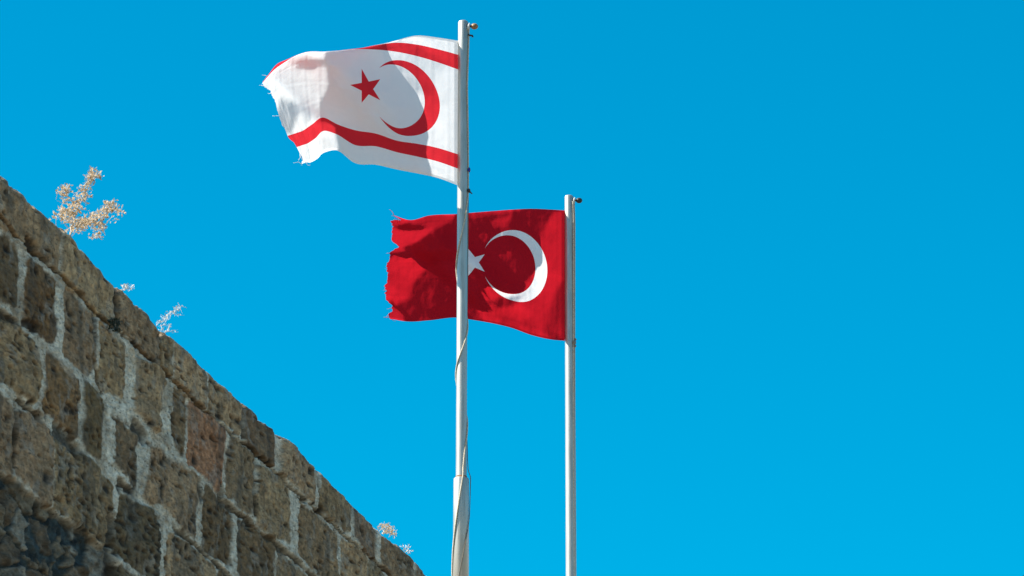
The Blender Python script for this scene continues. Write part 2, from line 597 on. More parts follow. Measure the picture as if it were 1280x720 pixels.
for k, (pa, pb) in enumerate(pts):
    i0, i1 = np.searchsorted(s_axis, [(pa - 0.6) * 1.3, (pa + 0.6) * 1.3])
    i1 = min(i1, ib)
    if i1 <= i0:
        continue
    q = slice(i0, i1)
    d = np.hypot(a[q] - pa, b[q] - pb)
    n1 = d < F1[q]
    F2[q] = np.where(n1, F1[q], np.minimum(F2[q], d))
    ID[q] = np.where(n1, k, ID[q])
    F1[q] = np.where(n1, d, F1[q])
size = rng.uniform(0.015, 0.06, len(pts))
gap = F2 - F1
stone_r = sstep(0.006, 0.020, gap - 0.25 * (0.05 - size[ID])) * (rng.random(len(pts))[ID] > 0.14)
pal = np.array([(0.23, 0.18, 0.12), (0.18, 0.135, 0.09), (0.26, 0.21, 0.145), (0.22, 0.14, 0.08), (0.30, 0.26, 0.20)])
rc = pal[rng.integers(0, 5, len(pts))][ID] * (0.35 + 0.75 * vnoise(S[sl] / 0.04, Z[sl] / 0.03, 99))[..., None]
bed = np.array((0.034, 0.048, 0.050)) * (0.25 + 1.5 * vnoise(S[sl] / 0.05, Z[sl] / 0.04, 101))[..., None]
rcol = rc * stone_r[..., None] + bed * (1 - stone_r[..., None])
rd = -0.045 + stone_r * (0.014 + 0.004 * np.sqrt(np.clip(gap / 0.08, 0, 1)) + size[ID] * 0.25 * (rng.random(len(pts))[ID] - 0.3)) + fbm(S[sl] / 0.06, Z[sl] / 0.05, 103, 5) * 0.030

# colours of the weathered face
mcol = np.array((0.72, 0.635, 0.50)) * (0.80 + 0.42 * vnoise(S / 0.05, Z / 0.04, 105) * vnoise(S / 0.2, Z / 0.15, 106) + 0.10 * fbm(S / 0.02, Z / 0.015, 107, 2))[..., None]
base = COLR * (1 + 0.34 * fbm(S / 0.10, Z / 0.10, 111, 4) + 0.34 * fbm(S / 0.02, Z / 0.02, 115, 2))[..., None]
ochre = sstep(0.20, 0.5, fbm(S / 0.2, Z / 0.14, 117, 3))
base = base * (1 - 0.45 * ochre[..., None]) + np.array((0.24, 0.165, 0.095)) * 0.45 * ochre[..., None]
lich = sstep(0.20, 0.45, fbm(S / 0.06, Z / 0.07, 121, 4))
base = base * (1 - 0.40 * lich[..., None]) + np.array((0.31, 0.295, 0.255)) * 0.40 * lich[..., None]
streak = sstep(0.10, 0.42, fbm(S / 0.10, Z / 0.55, 125, 4)) * (0.55 + 0.45 * vnoise(S / 0.03, Z / 0.05, 127))
base = base * (1 - 0.60 * streak[..., None]) + np.array((0.062, 0.062, 0.052)) * 0.60 * streak[..., None]
col = base * (1 - MORT[..., None]) + mcol * MORT[..., None]
recess_shade = np.clip(np.maximum(pitf * 0.95, CRK * 0.85), 0, 1)  # near-black colour standing in for shade inside pits and open joints
col = col * (1 - recess_shade[..., None]) + np.array((0.018, 0.016, 0.013)) * recess_shade[..., None]
r3 = rub[sl]
col[sl] = col[sl] * (1 - r3[..., None]) + rcol * r3[..., None]
disp[sl] = disp[sl] * (1 - r3) + rd * r3
# worn upper arris
disp -= 0.035 * sstep(Z1 - 0.05, Z1, Z) ** 2
ZT = z_top(s_axis)
Zr = Z + (ZT[:, None] - Z1) * sstep(Z2 + 0.03, Z1, Z)
face_v = WP0 + WD * S[..., None] + WN * disp[..., None] + np.array([0, 0, 1.0]) * Zr[..., None]
# top of the rampart
S2, W2 = np.meshgrid(s_axis, w_axis, indexing='ij')
edge_w = disp[:, -1:]
tz = ZT[:, None] + 0.018 * sstep(0, 0.10, W2) + fbm(S2 / 0.20, W2 / 0.2, 131, 4) * 0.022 * sstep(0, 0.08, W2) + fbm(S2 / 0.03, W2 / 0.03, 133, 2) * 0.006
top_v = WP0 + WD * S2[..., None] + WN * (edge_w - W2)[..., None] + np.array([0, 0, 1.0]) * tz[..., None]
tcol = np.array((0.30, 0.265, 0.205)) * (1 + 0.35 * fbm(S2 / 0.15, W2 / 0.15, 137, 4))[..., None]
V = np.concatenate([face_v, top_v], 1)
C_all = np.concatenate([col, tcol], 1)
nR = V.shape[1]
WPOS = np.concatenate([np.stack([S * 0.42, disp * 0.5, Z], -1), np.stack([S2 * 0.42, -W2, np.full(S2.shape, Z1)], -1)], 1)
faces = grid_faces(nS, nR)
rub_all = np.zeros((nS, nR))
rub_all[:, :nZ] = rub
rub_f = (rub_all.reshape(-1)[faces].mean(1) > 0.5) & (Z1 > 0)
rub_f &= np.concatenate([Z, np.full(S2.shape, 9.0)], 1).reshape(-1)[faces[:, 0]] > 6.7

t = NT('weathered_masonry')
pos = t.n('ShaderNodeAttribute', attribute_name='wall_position').outputs['Vector']
att = t.n('ShaderNodeAttribute', attribute_name='weathering')
fa, fb = t.noise(pos, 40, 6, 0.75), t.noise(pos, 95, 4, 0.7)
c = t.mix(1.0, att.outputs['Color'], t.mix(t.ramp(fa, 0.28, 0.72), (0.52, 0.51, 0.49), (1.50, 1.48, 1.45)), 'MULTIPLY')
c = t.mix(t.ramp(fb, 0.55, 0.66, 0.0, 0.8), c, (0.06, 0.052, 0.04))
hh = t.math('ADD', t.math('MULTIPLY', fa, 0.7), t.math('MULTIPLY', fb, 0.4))
t.principled(c, 0.93, 0, t.bump(hh, 0.8, 0.012), 0.25)
WALL_MAT = t.m

wall = thing('stone_wall', 'tall weathered stone rampart with pale mortar joints running away below the flags', 'wall', wall_pt(3.5, -1.0, 0))
wall['kind'] = 'thing'


def sub_grid(name, sel):
    fs = faces[sel]
    used = np.unique(fs)
    remap = np.full(nS * nR, -1)
    remap[used] = np.arange(len(used))
    o = link_mesh(name, V.reshape(-1, 3)[used], remap[fs], WALL_MAT, wall)
    at = o.data.attributes.new('weathering', 'FLOAT_COLOR', 'POINT')
    cc = np.concatenate([np.clip(C_all.reshape(-1, 3)[used], 0.01, 0.85), np.ones((len(used), 1))], 1)
    at.data.foreach_set('color', cc.astype(np.float32).ravel())
    wp = o.data.attributes.new('wall_position', 'FLOAT_VECTOR', 'POINT')
    wp.data.foreach_set('vector', WPOS.reshape(-1, 3)[used].astype(np.float32).ravel())
    return o


sub_grid('masonry', ~rub_f)
rb = sub_grid('rubble_core', rub_f)
rb['label'] = 'small dark rubble stones laid bare where the facing has fallen away'
back = MB()
cor = [wall_pt(-6.9, -0.2, 0), wall_pt(33.9, -0.2, 0), wall_pt(33.9, -4.1, 0), wall_pt(-6.9, -4.1, 0)]
for zz in (-0.3, 8.62):
    back.v += [Vector(cc) + Vector((0, 0, zz)) for cc in cor]
back.f += [(0, 1, 5, 4), (1, 2, 6, 5), (2, 3, 7, 6), (3, 0, 4, 7), (4, 5, 6, 7), (3, 2, 1, 0)]
back.build('rear_masonry', simple_mat('rear_stone', (0.24, 0.20, 0.15), 0.95, 0, 0.3, 6), wall, False)


# ------------------------------------------------------------------ flags
def catmull(P, T, tq):
    """cubic Hermite through P(T) along axis 0"""
    P, T = np.asarray(P, float), np.asarray(T, float)
    sh = (len(T),) + (1,) * (P.ndim - 1)
    m = np.gradient(P, T, axis=0)
    i = np.clip(np.searchsorted(T, tq, side='right') - 1, 0, len(T) - 2)
    h = (T[i + 1] - T[i])
    x = (tq - T[i]) / h
    ex = lambda q: q.reshape(q.shape + (1,) * (P.ndim - 1))
    x, h = ex(x), ex(h)
    return ((2 * x**3 - 3 * x**2 + 1) * P[i] + (x**3 - 2 * x**2 + x) * h * m[i] + (-2 * x**3 + 3 * x**2) * P[i + 1] + (x**3 - x**2) * h * m[i + 1])


def poly_mask(px, py, poly, soft):
    poly = np.asarray(poly, float)
    inside = np.zeros(px.shape, bool)
    d = np.full(px.shape, 1e9)
    n = len(poly)
    for i in range(n):
        x0, y0 = poly[i]
        x1, y1 = poly[(i + 1) % n]
        cnd = ((y0 > py) != (y1 > py))
        with np.errstate(divide='ignore', invalid='ignore'):
            xi = (x1 - x0) * (py - y0) / (y1 - y0 + 1e-12) + x0
        inside ^= cnd & (px < xi)
        ex, ey = x1 - x0, y1 - y0
        tt = np.clip(((px - x0) * ex + (py - y0) * ey) / (ex * ex + ey * ey), 0, 1)
        d = np.minimum(d, np.hypot(px - x0 - tt * ex, py - y0 - tt * ey))
    sd = np.where(inside, d, -d)
    return sstep(-soft, soft, sd)


def blur(A, n):
    for _ in range(n):
        for ax in (0, 1):
            P = np.concatenate([A.take([0], ax), A, A.take([-1], ax)], ax)
            L = P.shape[ax]
            A = 0.25 * P.take(range(0, L - 2), ax) + 0.5 * P.take(range(1, L - 1), ax) + 0.25 * P.take(range(2, L), ax)
    return A


def relief(X, Yp, mx, mz, base, regions, free, n=80, m=54, lam=0.008):
    """cloth depth whose slope towards the sun follows a wanted field (least squares, hoist held fast):
    positive where the near side faces the sun, negative where the sun comes through from behind"""
    I = np.linspace(0, X.shape[0] - 1, n).round().astype(int)
    J = np.linspace(0, X.shape[1] - 1, m).round().astype(int)
    x, y = X[np.ix_(I, J)], Yp[np.ix_(I, J)]
    L = np.full(x.shape, float(base))
    for poly, val, soft in regions:
        k = poly_mask(x, y, poly, soft)
        L = L * (1 - k) + val * k
    l_, z_ = -x * mx, -y * mz
    lq, lv = np.gradient(l_, axis=0), np.gradient(l_, axis=1)
    zq, zv = np.gradient(z_, axis=0), np.gradient(z_, axis=1)
    J_ = lq * zv - lv * zq
    w = np.ones(x.shape) if free is None else free(I / (X.shape[0] - 1), J / (X.shape[1] - 1))
    w = np.where(np.abs(J_) < 0.15 * np.median(np.abs(J_)), 0, w)
    J_ = np.where(np.abs(J_) < 0.15 * np.median(np.abs(J_)), np.median(J_), J_)
    ce, se = math.cos(SUN_EL) * math.cos(SUN_SIDE), math.sin(SUN_EL)
    cq = (ce * zv - se * lv) / J_              # coefficients of dD/dq and dD/dv
    cv = (-ce * zq + se * lq) / J_
    rhs = L - math.cos(SUN_EL) * math.sin(SUN_SIDE)
    N = n * m
    A, bvec = np.zeros((N, N)), np.zeros(N)
    idx = np.arange(N).reshape(n, m)

    def add(cols, vals, r, wt):
        """rows of equal length: sum(vals*D[cols]) = r"""
        for c1, v1 in zip(cols, vals):
            np.add.at(bvec, c1.ravel(), (wt * v1 * r).ravel())
            for c2, v2 in zip(cols, vals):
                np.add.at(A, (c1.ravel(), c2.ravel()), (wt * v1 * v2).ravel())
    # slope towards the sun at every cell centre
    av = lambda q: 0.25 * (q[1:, 1:] + q[:-1, 1:] + q[1:, :-1] + q[:-1, :-1])
    a, b, r, ww = av(cq), av(cv), av(rhs), av(w)
    add([idx[1:, 1:], idx[1:, :-1], idx[:-1, 1:], idx[:-1, :-1]], [(a + b) / 2, (a - b) / 2, (-a + b) / 2, (-a - b) / 2], r, ww)
    sq = 1 / np.median(np.abs(lq)) ** 2 * lam * 1.0
    one = np.ones((n - 2, m))
    add([idx[2:], idx[1:-1], idx[:-2]], [one, -2 * one, one], one * 0, one * sq)
    one = np.ones((n, m - 2))
    add([idx[:, 2:], idx[:, 1:-1], idx[:, :-2]], [one, -2 * one, one], one * 0, one * sq)
    one = np.ones((n - 1, m - 1))
    add([idx[1:, 1:], idx[1:, :-1], idx[:-1, 1:], idx[:-1, :-1]], [one, -one, -one, one], one * 0, one * sq * 1.5)
    # the cloth stands a hand's breadth on the near side of the sun's path past the pole
    one = np.ones((n, m))
    ll = x[0].mean() - x
    prior = -0.16 * (1 - np.exp(-ll / 22)) - math.tan(SUN_SIDE) * ll * mx
    zone = np.broadcast_to(sstep(0.80, 0.92, J / (X.shape[1] - 1))[None, :], x.shape) * (1 - sstep(150, 190, ll))
    add([idx], [one], prior, 0.02 + 60 * zone)
    h = np.ones((1, m))
    add([idx[:1]], [h], h * 0, h * 1e6)
    D = np.linalg.solve(A, bvec).reshape(n, m)
    D = catmull(D, I.astype(float), np.arange(X.shape[0], dtype=float))
    D = catmull(D.T, J.astype(float), np.arange(X.shape[1], dtype=float)).T
    return D


def make_flag(name, label, mat, Y, us, vs, tabx, taby, tear, base, regions, fold=None, nu=330, nv=220, free=None, crease=1.0):
    """cloth sheet: its outline and print follow the control table, its ripples come from slopes integrated away from the hoist.
    u, v are cloth coordinates (in hoist heights along the fly, 0..1 down the hoist)"""
    v = np.linspace(0, 1, nv)
    umax = tear(v)
    um = us[-1]
    q = np.linspace(0, 1, nu)
    U0 = np.repeat(q[:, None] * um, nv, 1)
    U = U0 + (umax - um)[None, :] * sstep(0.86, 1.0, q)[:, None]
    Vv = np.broadcast_to(v[None, :], U.shape)
    # table -> dense in v, then sampled in u for each column
    tx = catmull(np.asarray(tabx, float).T, vs, v)          # nv x nus
    ty = catmull(np.asarray(taby, float).T, vs, v)

    def place(u):
        X, Yp = np.empty(u.shape), np.empty(u.shape)
        for j in range(nv):
            X[:, j] = catmull(tx[j], us, np.clip(u[:, j], 0, um + 0.06))
            Yp[:, j] = catmull(ty[j], us, np.clip(u[:, j], 0, um + 0.06))
        return X, Yp
    X, Yp = place(U0)
    px_m = Y / CP / F_PX * 1.06
    D0 = relief(X, Yp, px_m, 1.0 / (Yp[0, -1] - Yp[0, 0]), base, regions, free)
    X, Yp = place(U)
    D = np.empty(U.shape)
    for j in range(nv):
        D[:, j] = np.interp(U[:, j], U0[:, j], D0[:, j]) + np.maximum(U[:, j] - um, 0) / um * nu * (D0[-1, j] - D0[-4, j]) / 3
    # fine creases from wind and wear
    D += (fbm(U / 0.16 + Vv * 1.2, Vv / 0.22 - U, 201, 3) * 0.0085 * crease + fbm(U / 0.03, Vv / 0.06, 203, 2) * 0.0010) * sstep(0, 0.12, U)
    if fold is not None:
        D = D + fold(U, Vv)
    P = at_depth(X, Yp, Y + D)
    o = link_mesh(name, P, grid_faces(nu, nv), mat)
    uv = o.data.uv_layers.new(name='cloth')
    li = np.empty(len(o.data.loops), np.int32)
    o.data.loops.foreach_get('vertex_index', li)
    UV = np.stack([U.reshape(-1)[li], Vv.reshape(-1)[li]], -1).astype(np.float32)
    uv.data.foreach_set('uv', UV.ravel())
    tag(o, label, 'flag')
    # set the origin at the middle of the hoist
    c0 = Vector(P[0, nv // 2])
    o.data.transform(Matrix.Translation(-c0))
    o.location = c0
    return o, P


def cloth_mat(name, paint, trans=0.38):
    t = NT(name)
    uvn = t.n('ShaderNodeUVMap', uv_map='cloth')
    sep = t.n('ShaderNodeSeparateXYZ')
    t.t.links.new(uvn.outputs[0], sep.inputs[0])
    a, b = sep.outputs[0], sep.outputs[1]
    col = paint(t, a, b)
    sc = t.n('ShaderNodeMapping')
    t.t.links.new(uvn.outputs[0], sc.inputs['Vector'])
    nz = t.noise(sc.outputs[0], 9, 5, 0.6)
    weave = t.noise(t.scale_vec(uvn.outputs[0], (420, 60, 1)), 1, 1)
    col = t.mix(1.0, col, t.mix(nz, (0.94, 0.94, 0.94), (1.0, 1.0, 1.0)), 'MULTIPLY')
    bump = t.bump(t.math('ADD', t.math('MULTIPLY', nz, 1.0), t.math('MULTIPLY', weave, 0.03)), 0.35, 0.012)
    d = t.n('ShaderNodeBsdfDiffuse')
    tr = t.n('ShaderNodeBsdfTranslucent')
    deep = t.mix(0.2, col, col, 'MULTIPLY')
    for nd, cc in ((d, col), (tr, deep)):
        t.t.links.new(cc, nd.inputs['Color'])
        t.t.links.new(bump, nd.inputs['Normal'])
    mx = t.n('ShaderNodeMixShader')
    hem = t.math('MAXIMUM', t.math('GREATER_THAN', t.math('ABSOLUTE', t.math('SUBTRACT', b, 0.5)), 0.484), t.math('LESS_THAN', a, 0.028))   # doubled, stitched cloth
    t.put(mx.inputs[0], t.math('SUBTRACT', trans, t.math('MULTIPLY', hem, trans * 0.5)))
    t.t.links.new(d.outputs[0], mx.inputs[1])
    t.t.links.new(tr.outputs[0], mx.inputs[2])
    gl = t.n('ShaderNodeBsdfSheen') if hasattr(bpy.types, 'ShaderNodeBsdfSheen') else None
    t.t.links.new(mx.outputs[0], t.out.inputs['Surface'])
    return t.m


def disc(t, a, b, ca, cb, r):
    da, db = t.math('SUBTRACT', a, ca), t.math('SUBTRACT', b, cb)
    d2 = t.math('SQRT', t.math('ADD', t.math('MULTIPLY', da, da), t.math('MULTIPLY', db, db)))
    return t.math('LESS_THAN', d2, r)


def star(t, a, b, ca, cb, r, rot):
    """five pointed star: inside at least four of the five half planes of the pentagram"""
    da, db = t.math('SUBTRACT', a, ca), t.math('SUBTRACT', b, cb)
    rin = r * math.cos(2 * math.pi / 5)
    tot = None
    for k in range(5):
        an = rot + math.pi + 2 * math.pi * k / 5
        pr = t.math('ADD', t.math('MULTIPLY', da, math.cos(an)), t.math('MULTIPLY', db, math.sin(an)))
        h = t.math('LESS_THAN', pr, rin)
        tot = h if tot is None else t.math('ADD', tot, h)
    return t.math('GREATER_THAN', tot, 3.5)


def crescent(t, a, b, c0, c1, cb, r0, r1):
    return t.math('MULTIPLY', disc(t, a, b, c0, cb, r0), t.math('SUBTRACT', 1.0, disc(t, a, b, c1, cb, r1)))


def band(t, b, lo, hi):
    return t.math('MULTIPLY', t.math('GREATER_THAN', b, lo), t.math('LESS_THAN', b, hi))


RED_W, RED_T, WHITE = (0.70, 0.030, 0.044), (0.50, 0.011, 0.022), (0.82, 0.82, 0.83)


def paint_white(t, a, b):
    k = t.math('MAXIMUM', band(t, b, 0.097, 0.20), band(t, b, 0.785, 0.885))
    k = t.math('MAXIMUM', k, crescent(t, a, b, 0.366, 0.428, 0.5, 0.239, 0.196))
    k = t.math('MAXIMUM', k, star(t, a, b, 0.634, 0.478, 0.116, math.pi))
    return t.mix(k, WHITE, RED_W)


def paint_red(t, a, b):
    k = t.math('MAXIMUM', crescent(t, a, b, 0.448, 0.501, 0.48, 0.298, 0.251), star(t, a, b, 0.83, 0.49, 0.135, math.pi))
    return t.mix(k, RED_T, WHITE)


YL, YR = 25.873, 29.541                             # depths of the two flagpoles


def kx(pts):                                        # traced at three times the photograph's scale
    return [(x / 3 + 310, y / 3 + 10) for x, y in pts]


def tx_(pts):
    return [(x * .3055 + 460, y * .3055 + 230) for x, y in pts]


us_k = np.array([0, .14, .29, .42, .57, .72, .84, .93, 1.06, 1.16, 1.26, 1.36, 1.46])
vs_k = np.array([0, .1, .2, .5, .785, .885, 1.0])
KX = [[573] * 7, [547.5] * 7, [520.5] * 7, [497] * 7, [470] * 7, [443] * 7, [421] * 7,
      [405, 405, 405, 404, 405, 406, 406], [386, 385, 384, 383, 390, 394, 396], [372, 370, 369, 368, 379, 385, 388],
      [360, 357, 355, 355, 371, 378, 384], [350, 346, 342, 346, 365, 373.5, 381], [342, 337, 330.5, 340, 360, 371, 378]]
KY = [[51, 69, 87, 140, 193, 211, 232], [47, 62, 78, 132, 185, 202, 222.5], [44.5, 56, 70, 125, 179.5, 195.5, 216.5], [50, 53.5, 65, 120, 176, 190.5, 212],
      [58, 56.5, 62, 116, 167, 183, 206], [66, 62, 61.5, 111, 162.5, 181, 203.5], [71, 66, 63.5, 107, 155, 168, 188],
      [73, 67, 64.5, 104, 147, 163.5, 190.5], [73, 67, 65, 104, 155.5, 173, 199], [77, 71, 70, 106, 163, 179, 203],
      [78, 75.0, 78.5, 108, 166, 181.5, 203], [84.5, 80.5, 88, 112, 168, 183, 203.5], [94, 92, 101, 117, 169.5, 184, 204.5]]


def tear_k(v):
    n = fbm(v * 9, v * 0 + 1.7, 301, 3) * 0.025 + fbm(v * 45, v * 0 + 4.7, 305, 2) * 0.018
    return 1.46 + n - 0.05 * sstep(.05, 0, v) - 0.06 * sstep(0.90, 0.96, v) * (1 - sstep(.97, 1.0, v)) + 0.03 * sstep(.985, 1, v)


def fold_k(U, V_):
    return 0.20 * sstep(.45, .85, U) * sstep(.22, 0.0, V_) ** 1.0 + 0.02 * sstep(.5, .9, U) * sstep(.3, .15, V_)


def free_k(q, v):
    return 1 - (sstep(.25, .4, q)[:, None] * sstep(.24, .16, v)[None, :])


K_REG = [
    (kx([(270, 40), (330, 440), (345, 520), (300, 700), (-60, 700), (-60, 40)]), 0.68, 6),
    (kx([(470, 150), (500, 135), (560, 125), (640, 140), (700, 175), (735, 205), (705, 245), (695, 310), (705, 350), (665, 400), (640, 470), (520, 490), (480, 480), (430, 470), (360, 455), (272, 415), (268, 390), (275, 350), (300, 300), (345, 240), (420, 195)]), -0.36, 4),
    (kx([(420, 330), (560, 300), (700, 330), (760, 420), (760, 640), (500, 600), (480, 470), (400, 440)]), -0.62, 5),
    (kx([(545, 375), (600, 368), (665, 385), (655, 440), (590, 455), (552, 440)]), -0.95, 4),
    (kx([(330, 440), (400, 450), (490, 475), (490, 590), (390, 585), (345, 520)]), -0.25, 4),
    (kx([(175, 200), (250, 192), (345, 196), (300, 214), (230, 228), (185, 226)]), -0.1, 4),
    (kx([(205, 350), (235, 380), (240, 420), (215, 440), (200, 400)]), 0.2, 4),
    (kx([(120, 335), (160, 345), (205, 375), (190, 405), (165, 470), (140, 480), (100, 420)]), 0.05, 4),
]
KM = cloth_mat('white_bunting', paint_white, 0.50)
RM = cloth_mat('red_bunting', paint_red, 0.54)
flag_w, PK = make_flag('flag', 'white flag with two red stripes, red crescent and star on the taller looking front pole', KM, YL, us_k, vs_k, KX, KY, tear_k, -0.52, K_REG, fold_k, free=free_k)

us_t = np.array([0, .11, .28, .46, .61, .84, .96, 1.20, 1.36, 1.50])
vs_t = np.array([0, .5, 1.0])
TX = [[706] * 3, [690] * 3, [665] * 3, [640] * 3, [620] * 3, [589, 590, 589], [572] * 3, [536] * 3, [512, 510, 511], [489, 486, 490]]
TY = [[263, 343, 426], [262, 342, 424.5], [261, 338, 419], [262, 333, 410], [263.5, 331, 405], [266, 329, 399.5], [267.5, 328, 397], [269.5, 328, 400.5], [275, 329, 402], [268, 329, 399]]


def tear_t(v):
    e = 1.50 + fbm(v * 7, v * 0 + 2.2, 311, 3) * 0.03 + fbm(v * 40, v * 0 + 7.7, 315, 2) * 0.022
    e -= 0.06 * np.exp(-((v - .33) / .035) ** 2)
    e += 0.035 * np.exp(-((v - .78) / .10) ** 2) - 0.02 * np.exp(-((v - .9) / .03) ** 2)
    e -= 0.05 * np.exp(-((v - .02) / .02) ** 2)
    return e


T_REG = [
    (tx_([(745, 135), (830, 60), (830, 700), (700, 660), (640, 620), (560, 580), (480, 575), (440, 500), (440, 440), (520, 395), (600, 420), (650, 400), (690, 330), (690, 260), (715, 200)]), -0.62, 3),
    (tx_([(470, 480), (540, 465), (640, 450), (600, 500), (520, 510)]), -0.10, 3),
    (tx_([(720, 600), (745, 500), (790, 400), (830, 380), (830, 560), (800, 640), (760, 660)]), -0.20, 3),
    (tx_([(80, 60), (170, 148), (250, 110), (365, 110), (340, 150), (270, 185), (255, 240), (160, 275), (100, 280), (60, 190)]), 0.85, 3),
    (tx_([(110, 175), (150, 160), (200, 160), (255, 178), (190, 190), (130, 190)]), -0.12, 2),
    (tx_([(140, 262), (200, 236), (245, 205), (262, 190), (262, 250), (170, 285)]), -0.10, 2),
    (tx_([(365, 265), (370, 305), (250, 335), (190, 400), (160, 470), (110, 500), (50, 440), (60, 320), (115, 285), (200, 280)]), -0.60, 4),
    (tx_([(240, 520), (330, 485), (375, 500), (375, 560), (280, 570)]), 0.4, 3),
    (tx_([(60, 470), (150, 530), (150, 580), (60, 580)]), 0.5, 3),
    (tx_([(365, 100), (700, 80), (620, 112), (420, 140)]), 0.35, 2),
    (tx_([(490, 150), (590, 128), (570, 175), (520, 180)]), 0.3, 2),
]
flag_r, PT = make_flag('flag', 'red flag with white crescent and star, ragged fly edge, behind the front pole', RM, YR, us_t, vs_t, TX, TY, tear_t, -0.03, T_REG, crease=1.5)


# torn threads on the fly edges
def threads(flag, P, mat, spots, name):
    nv = P.shape[1]
    for v, ln, dx, dz in spots:
        mb = MB()
        p = Vector(P[-1, int(v * (nv - 1))])
        pts, q = [], p + Vector((0.004, 0, 0))
        for k in range(7):
            pts.append(q.copy())
            q = q + Vector((dx + random.uniform(-.5, .5), random.uniform(-.4, .4), dz + random.uniform(-.6, .6))).normalized() * ln / 6
        mb.tube(pts, [0.0022 * (1 - 0.1 * k) for k in range(7)], 5)
        mb.build(name, mat, flag)


white_thread = simple_mat('white_thread', (0.78, 0.78, 0.78), 0.9)
red_thread = simple_mat('red_thread', (0.55, 0.02, 0.03), 0.9)
threads(flag_w, PK, white_thread, [(.66, .05, -1, -.1), (.93, .05, .3, -1), (.95, .04, -.6, -.6), (.99, .07, .7, -.4), (1, .06, -1, .0), (.3, .03, -1, .3), (.12, .04, -1, .4), (.97, .05, -.2, -1), (.5, .03, -1, 0)], 'loose_thread')
threads(flag_r, PT, red_thread, [(.02, .08, -1, .4), (.0, .06, -.6, .6), (.04, .05, -1, 0), (.95, .05, -.5, -.8), (.98, .06, .6, -.6), (.99, .05, -.8, -.3), (.4, .03, -1, 0), (.75, .03, -1, .2), (.9, .04, -1, -.3), (.55, .02, -1, 0)], 'loose_thread')


# rope heading sewn along each hoist
def heading(flag, P, mat, r):
    mb = MB()
    pts = [Vector(P[0, j]) + Vector((0.004, 0.0, 0)) for j in range(0, P.shape[1], 6)]
    mb.tube(pts, r, 8)
    return mb.build('hoist_band', mat, flag)


canvas = simple_mat('canvas_heading', (0.62, 0.60, 0.56), 0.9)
heading(flag_w, PK, canvas, 0.008)
heading(flag_r, PT, simple_mat('red_heading', (0.40, 0.02, 0.03), 0.9), 0.008)

# ------------------------------------------------------------------ flagpoles
t = NT('weathered_pole_paint')
pos = t.n('ShaderNodeTexCoord').outputs['Object']
f1 = t.noise(t.scale_vec(pos, (30, 30, 4)), 1, 5)
f2 = t.noise(t.scale_vec(pos, (160, 160, 3)), 1, 4)
c = t.mix(t.ramp(f1, 0.35, 0.7), (0.49, 0.47, 0.42), (0.385, 0.37, 0.325))
c = t.mix(t.ramp(f2, 0.58, 0.74, 0, 0.7), c, (0.13, 0.10, 0.065))
t.principled(c, 0.42, 0.55, t.bump(f1, 0.1, 0.002), 0.5)
POLE_MAT = t.m
rust = simple_mat('rusty_weld', (0.20, 0.085, 0.035), 0.85, 0, 0.5, 120)
brass = simple_mat('tarnished_brass', (0.34, 0.19, 0.09), 0.5, 0.3, 0.4, 90)
dark = simple_mat('dark_fitting', (0.045, 0.043, 0.042), 0.5, 0.4, 0.3, 90)
ROPE = simple_mat('sun_bleached_rope', (0.52, 0.45, 0.34), 0.9, 0, 0.3, 150)
OLDROPE = simple_mat('dirty_old_rope', (0.16, 0.14, 0.11), 0.9)
blue = simple_mat('blue_toggle', (0.02, 0.03, 0.22), 0.5, 0, 0.2, 90)

ROOF = 8.70


def pole_axis(xt, yt, xb, yb, Y):
    """axis point for a pixel row, on a straight vertical pole"""
    p0 = at_depth(xt, yt, Y)
    return Vector(p0)


def z_at(y, Y):
    return float(at_depth(640, y, Y)[2])


def flagpole(label, xt, yt, Y, r_top, r_low, sleeve=None):
    top = Vector(at_depth(xt, yt, Y))
    base = Vector((top.x, top.y, ROOF))
    o = thing('flagpole', label, 'flagpole', base, 'flagpoles standing on the rampart')
    mb = MB()
    n = 26
    zs = [ROOF + 0.03 + (top.z - ROOF - 0.03) * k / n for k in range(n + 1)]
    rad = [r_low + (r_top - r_low) * k / n for k in range(n + 1)]
    zs += [top.z + 0.006, top.z + 0.010]
    rad += [r_top * 0.93, r_top * 0.75]
    mb.tube([(top.x, top.y, z) for z in zs], rad, 32)
    mb.build('shaft', POLE_MAT, o)
    if sleeve:
        zs_ = z_at(sleeve[0], Y)
        r = sleeve[1]
        m2 = MB()
        m2.tube([(top.x, top.y, ROOF + 0.03), (top.x, top.y, zs_ - 0.01), (top.x, top.y, zs_ - 0.003), (top.x, top.y, zs_)], [r * 1.04, r, r * 0.97, r * 0.88], 32)
        m2.build('sleeve', POLE_MAT, o)['label'] = 'wider lower tube the upper tube is stepped into'
        m3 = MB()
        m3.tube([(top.x, top.y, zs_ - 0.004), (top.x, top.y, zs_ + 0.012)], [r * 0.86, r_low * 1.03], 32)
        m3.build('weld_ring', rust, o)['label'] = 'rusty weld where the tubes meet'
    m4 = MB()
    m4.tube([(top.x, top.y, ROOF + 0.0), (top.x, top.y, ROOF + 0.03)], 0.14, 28)
    m4.build('base_plate', dark, o)
    return o, top


poleL, topL = flagpole('taller looking front flagpole with a thicker lower sleeve and spiralling rope', 579, 28.5, YL, 0.0325, 0.034, (598, 0.0480))
poleR, topR = flagpole('slimmer rear flagpole on the right with a straight rope and no sleeve', 711.3, 246.5, YR, 0.0320, 0.0385)
PXL, PXR = YL / CP / F_PX * 1.01, YR / CP / F_PX * 1.01


